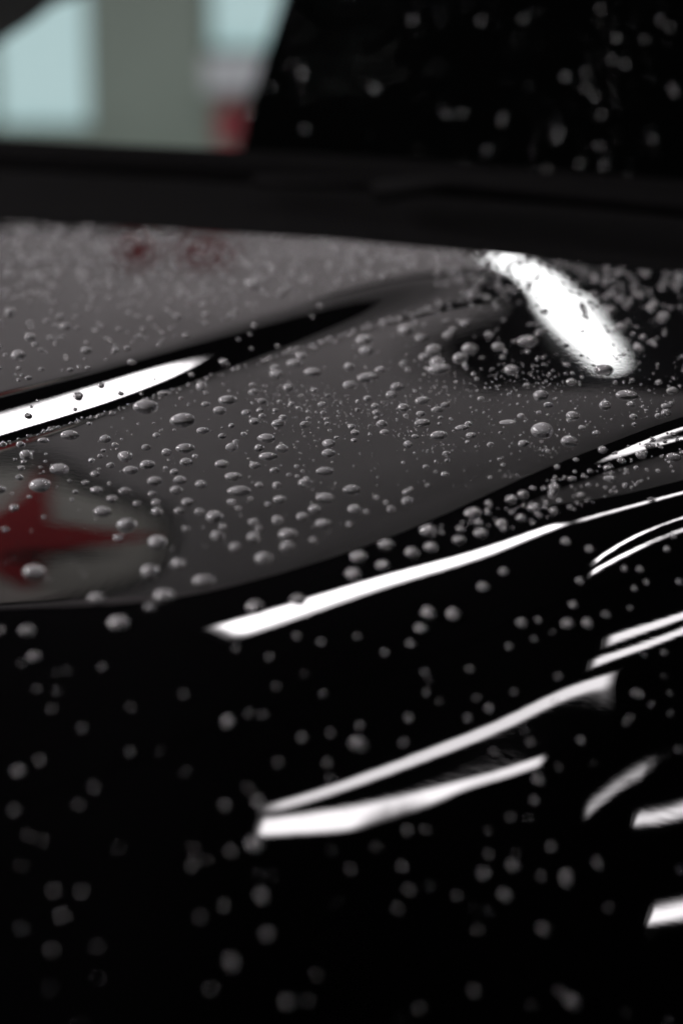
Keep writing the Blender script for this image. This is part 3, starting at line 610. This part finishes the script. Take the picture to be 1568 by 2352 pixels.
ZONES = [
 (lambda x, y: y < bandU(x) and x < 1090, 'clear water drop on the blurred rear bonnet beyond the raised ridge', 'drops on the rear bonnet beyond the ridge'),
 (lambda x, y: y < bandL(x)+2 and x < 1090, 'clear water drop clinging to the dark raised ridge with its white reflection', 'drops on the raised ridge'),
 (lambda x, y: y < 860 and x > 1000, 'clear water drop near the white lamp reflection in the bonnet corner', 'drops around the bonnet corner reflection'),
 (lambda x, y: y < frontB(x) and x < 390 and y > 1000, 'clear water drop over the mirrored round star sign', 'drops over the mirrored star sign'),
 (lambda x, y: y < frontB(x) and y < 1040 and x < 784, 'sharp clear water drop in the left half of the grey bonnet panel', 'sharp drops on the left of the grey panel'),
 (lambda x, y: y < frontB(x) and y < 1040, 'sharp clear water drop in the right half of the grey bonnet panel', 'sharp drops on the right of the grey panel'),
 (lambda x, y: y < frontB(x)-5, 'softly blurred water drop low on the grey bonnet panel above its front edge', 'drops low on the grey panel'),
 (lambda x, y: y < frontB(x)+150 and x > 700, 'water drop on the narrow black ledge between crease and long white streak', 'drops on the black ledge'),
 (lambda x, y: y < 1750, 'faint blurred water drop on the black front slope under the long streak', 'faint drops on the black front slope'),
 (lambda x, y: True, 'faint blurred water drop on the black wing at the bottom', 'faint drops on the wing at the bottom'),
]
SPECIAL = {(420,965): 'large dark bottomed oval drop just below the white ridge reflection', (335,934): 'long flat drop lying left of the large dark bottomed drop', (1245,989): 'large oval drop with a dark belly near the right crease',
 (137,1077.5): 'dark oval drop at the top point of the mirrored red star', (92.5,1115): 'round dark drop on the upper arm of the mirrored red star', (80,1315): 'plump blurred drop at the lower left below the star centre',
 (1009,847.5): 'longest dark rimmed drop in the cluster below the white corner reflection', (1389,931.5): 'small tall black drop standing alone on the right of the grey panel', (1439,907.5): 'long thin pale drop at the right above the small black drop',
 (1165,969): 'flat clear drop like a thin puddle in the right half of the panel', (1008,1000): 'oval drop with a bright rim at the centre of the sharp zone', (587.5,1940.5): 'largest pale blurred drop at the tip of the lowest white streak',
 (1326.5,727.5): 'flat dark drop inside the white corner reflection', (1464,1595.5): 'wide pale blurred drop between the two lower streaks at the right', (272.5,1432.5): 'pale plump blurred drop on the black edge below the star sign',
 (824,1710.5): 'elongated blurred smear of water above the white forked streak', (525,1658): 'tall pale blurred drop alone on the black front slope', (582.5,652.5): 'dark blurred drop on the rear bonnet above the ridge end'}
n_ind = 0; stuff_v = []; stuff_f = []; nv = 0
def add_stuff(M3, loc, sc, which):
    global nv
    v, f = LO[which]; q = (v*np.array(sc))@np.array(M3).T+np.array(loc); stuff_v.append(q); stuff_f.extend([tuple(a+nv for a in t) for t in f]); nv += len(q)
def place(p, n, sx, sy, sz, yaw, me, label, group=None):
    o = bpy.data.objects.new('water_drop', me); COL.objects.link(o)
    M = frame(n, yaw).to_4x4(); M.translation = Vector(p)
    o.matrix_world = CARM @ M @ Matrix.Diagonal((sx, sy, sz, 1)); tag(o, label, 'water drop', group)
for d in drops:
    i, p, n, r, fl, wt, x, y = d; sx, sy, sz, yaw = shape_of(fl, r, rg)
    if n_ind < 256 and 's' not in fl or (n_ind < 256 and wt > 24):
        lab = None
        for (a, b), s in SPECIAL.items():
            if abs(a-x) < 2 and abs(b-y) < 2: lab = s
        if lab: place(p, n, sx, sy, sz, yaw, HIM[i % 12], lab)
        else:
            for fn, s, g in ZONES:
                if fn(x, y):
                    z_ = 'big' if wt > 30 else ('middling' if wt > 21 else 'small')
                    place(p, n, sx, sy, sz, yaw, HIM[i % 12], z_+' '+s, z_+' '+g); break
        n_ind += 1
    else: add_stuff(frame(n, yaw), p, (sx, sy, sz), i % 5)
for k, (p, r, x, y) in enumerate(wsd):
    if k < 30:
        place(p, WN, r, r*1.2, r*.5, 0, HIM[k % 12], 'bright blurred water drop on the black windscreen glass' if k else 'brightest blurred water drop on the windscreen above the scuttle', 'blurred drops on the windscreen' if k else None)
    else: add_stuff(frame(WN, 0), p, (r, r*1.2, r*.5), k % 5)
for x, y, wpx in ((760,456,9),(820,457,10),(884,462,8),(1050,508,8),(1160,528,7),(1298,508,9),(1140,512,6),(1345,560,8),(1500,555,8),(1310,552,7),(600,455,6),(1230,540,6),(1410,470,6)):
    d = ray(x, y); t = (-.018-CAM[2])/d[2]; p = CAM+d*t
    place(p, (0, 0, 1), *(np.array([1, 1, .8])*wpx/2*1.3/FPX), 0, HIM[x % 12], 'blurred water drop on the black scuttle between bonnet and windscreen', 'drops on the scuttle')
V = np.concatenate(stuff_v); me = bpy.data.meshes.new('water_droplets')
lt = np.array([len(t) for t in stuff_f]); li = np.array([a for t in stuff_f for a in t])
me.vertices.add(len(V)); me.vertices.foreach_set('co', V.ravel()); me.loops.add(len(li)); me.loops.foreach_set('vertex_index', li)
me.polygons.add(len(lt)); me.polygons.foreach_set('loop_start', np.concatenate([[0], np.cumsum(lt)[:-1]])); me.update(calc_edges=True)
so = link('water_droplets', me, WATER, None, True); so.matrix_world = CARM
tag(so, 'fine spray of small water droplets scattered over bonnet and windscreen', 'water droplets', kind='stuff')
print('drops', len(drops), 'individual', n_ind, 'stuff tris ~', len(lt))
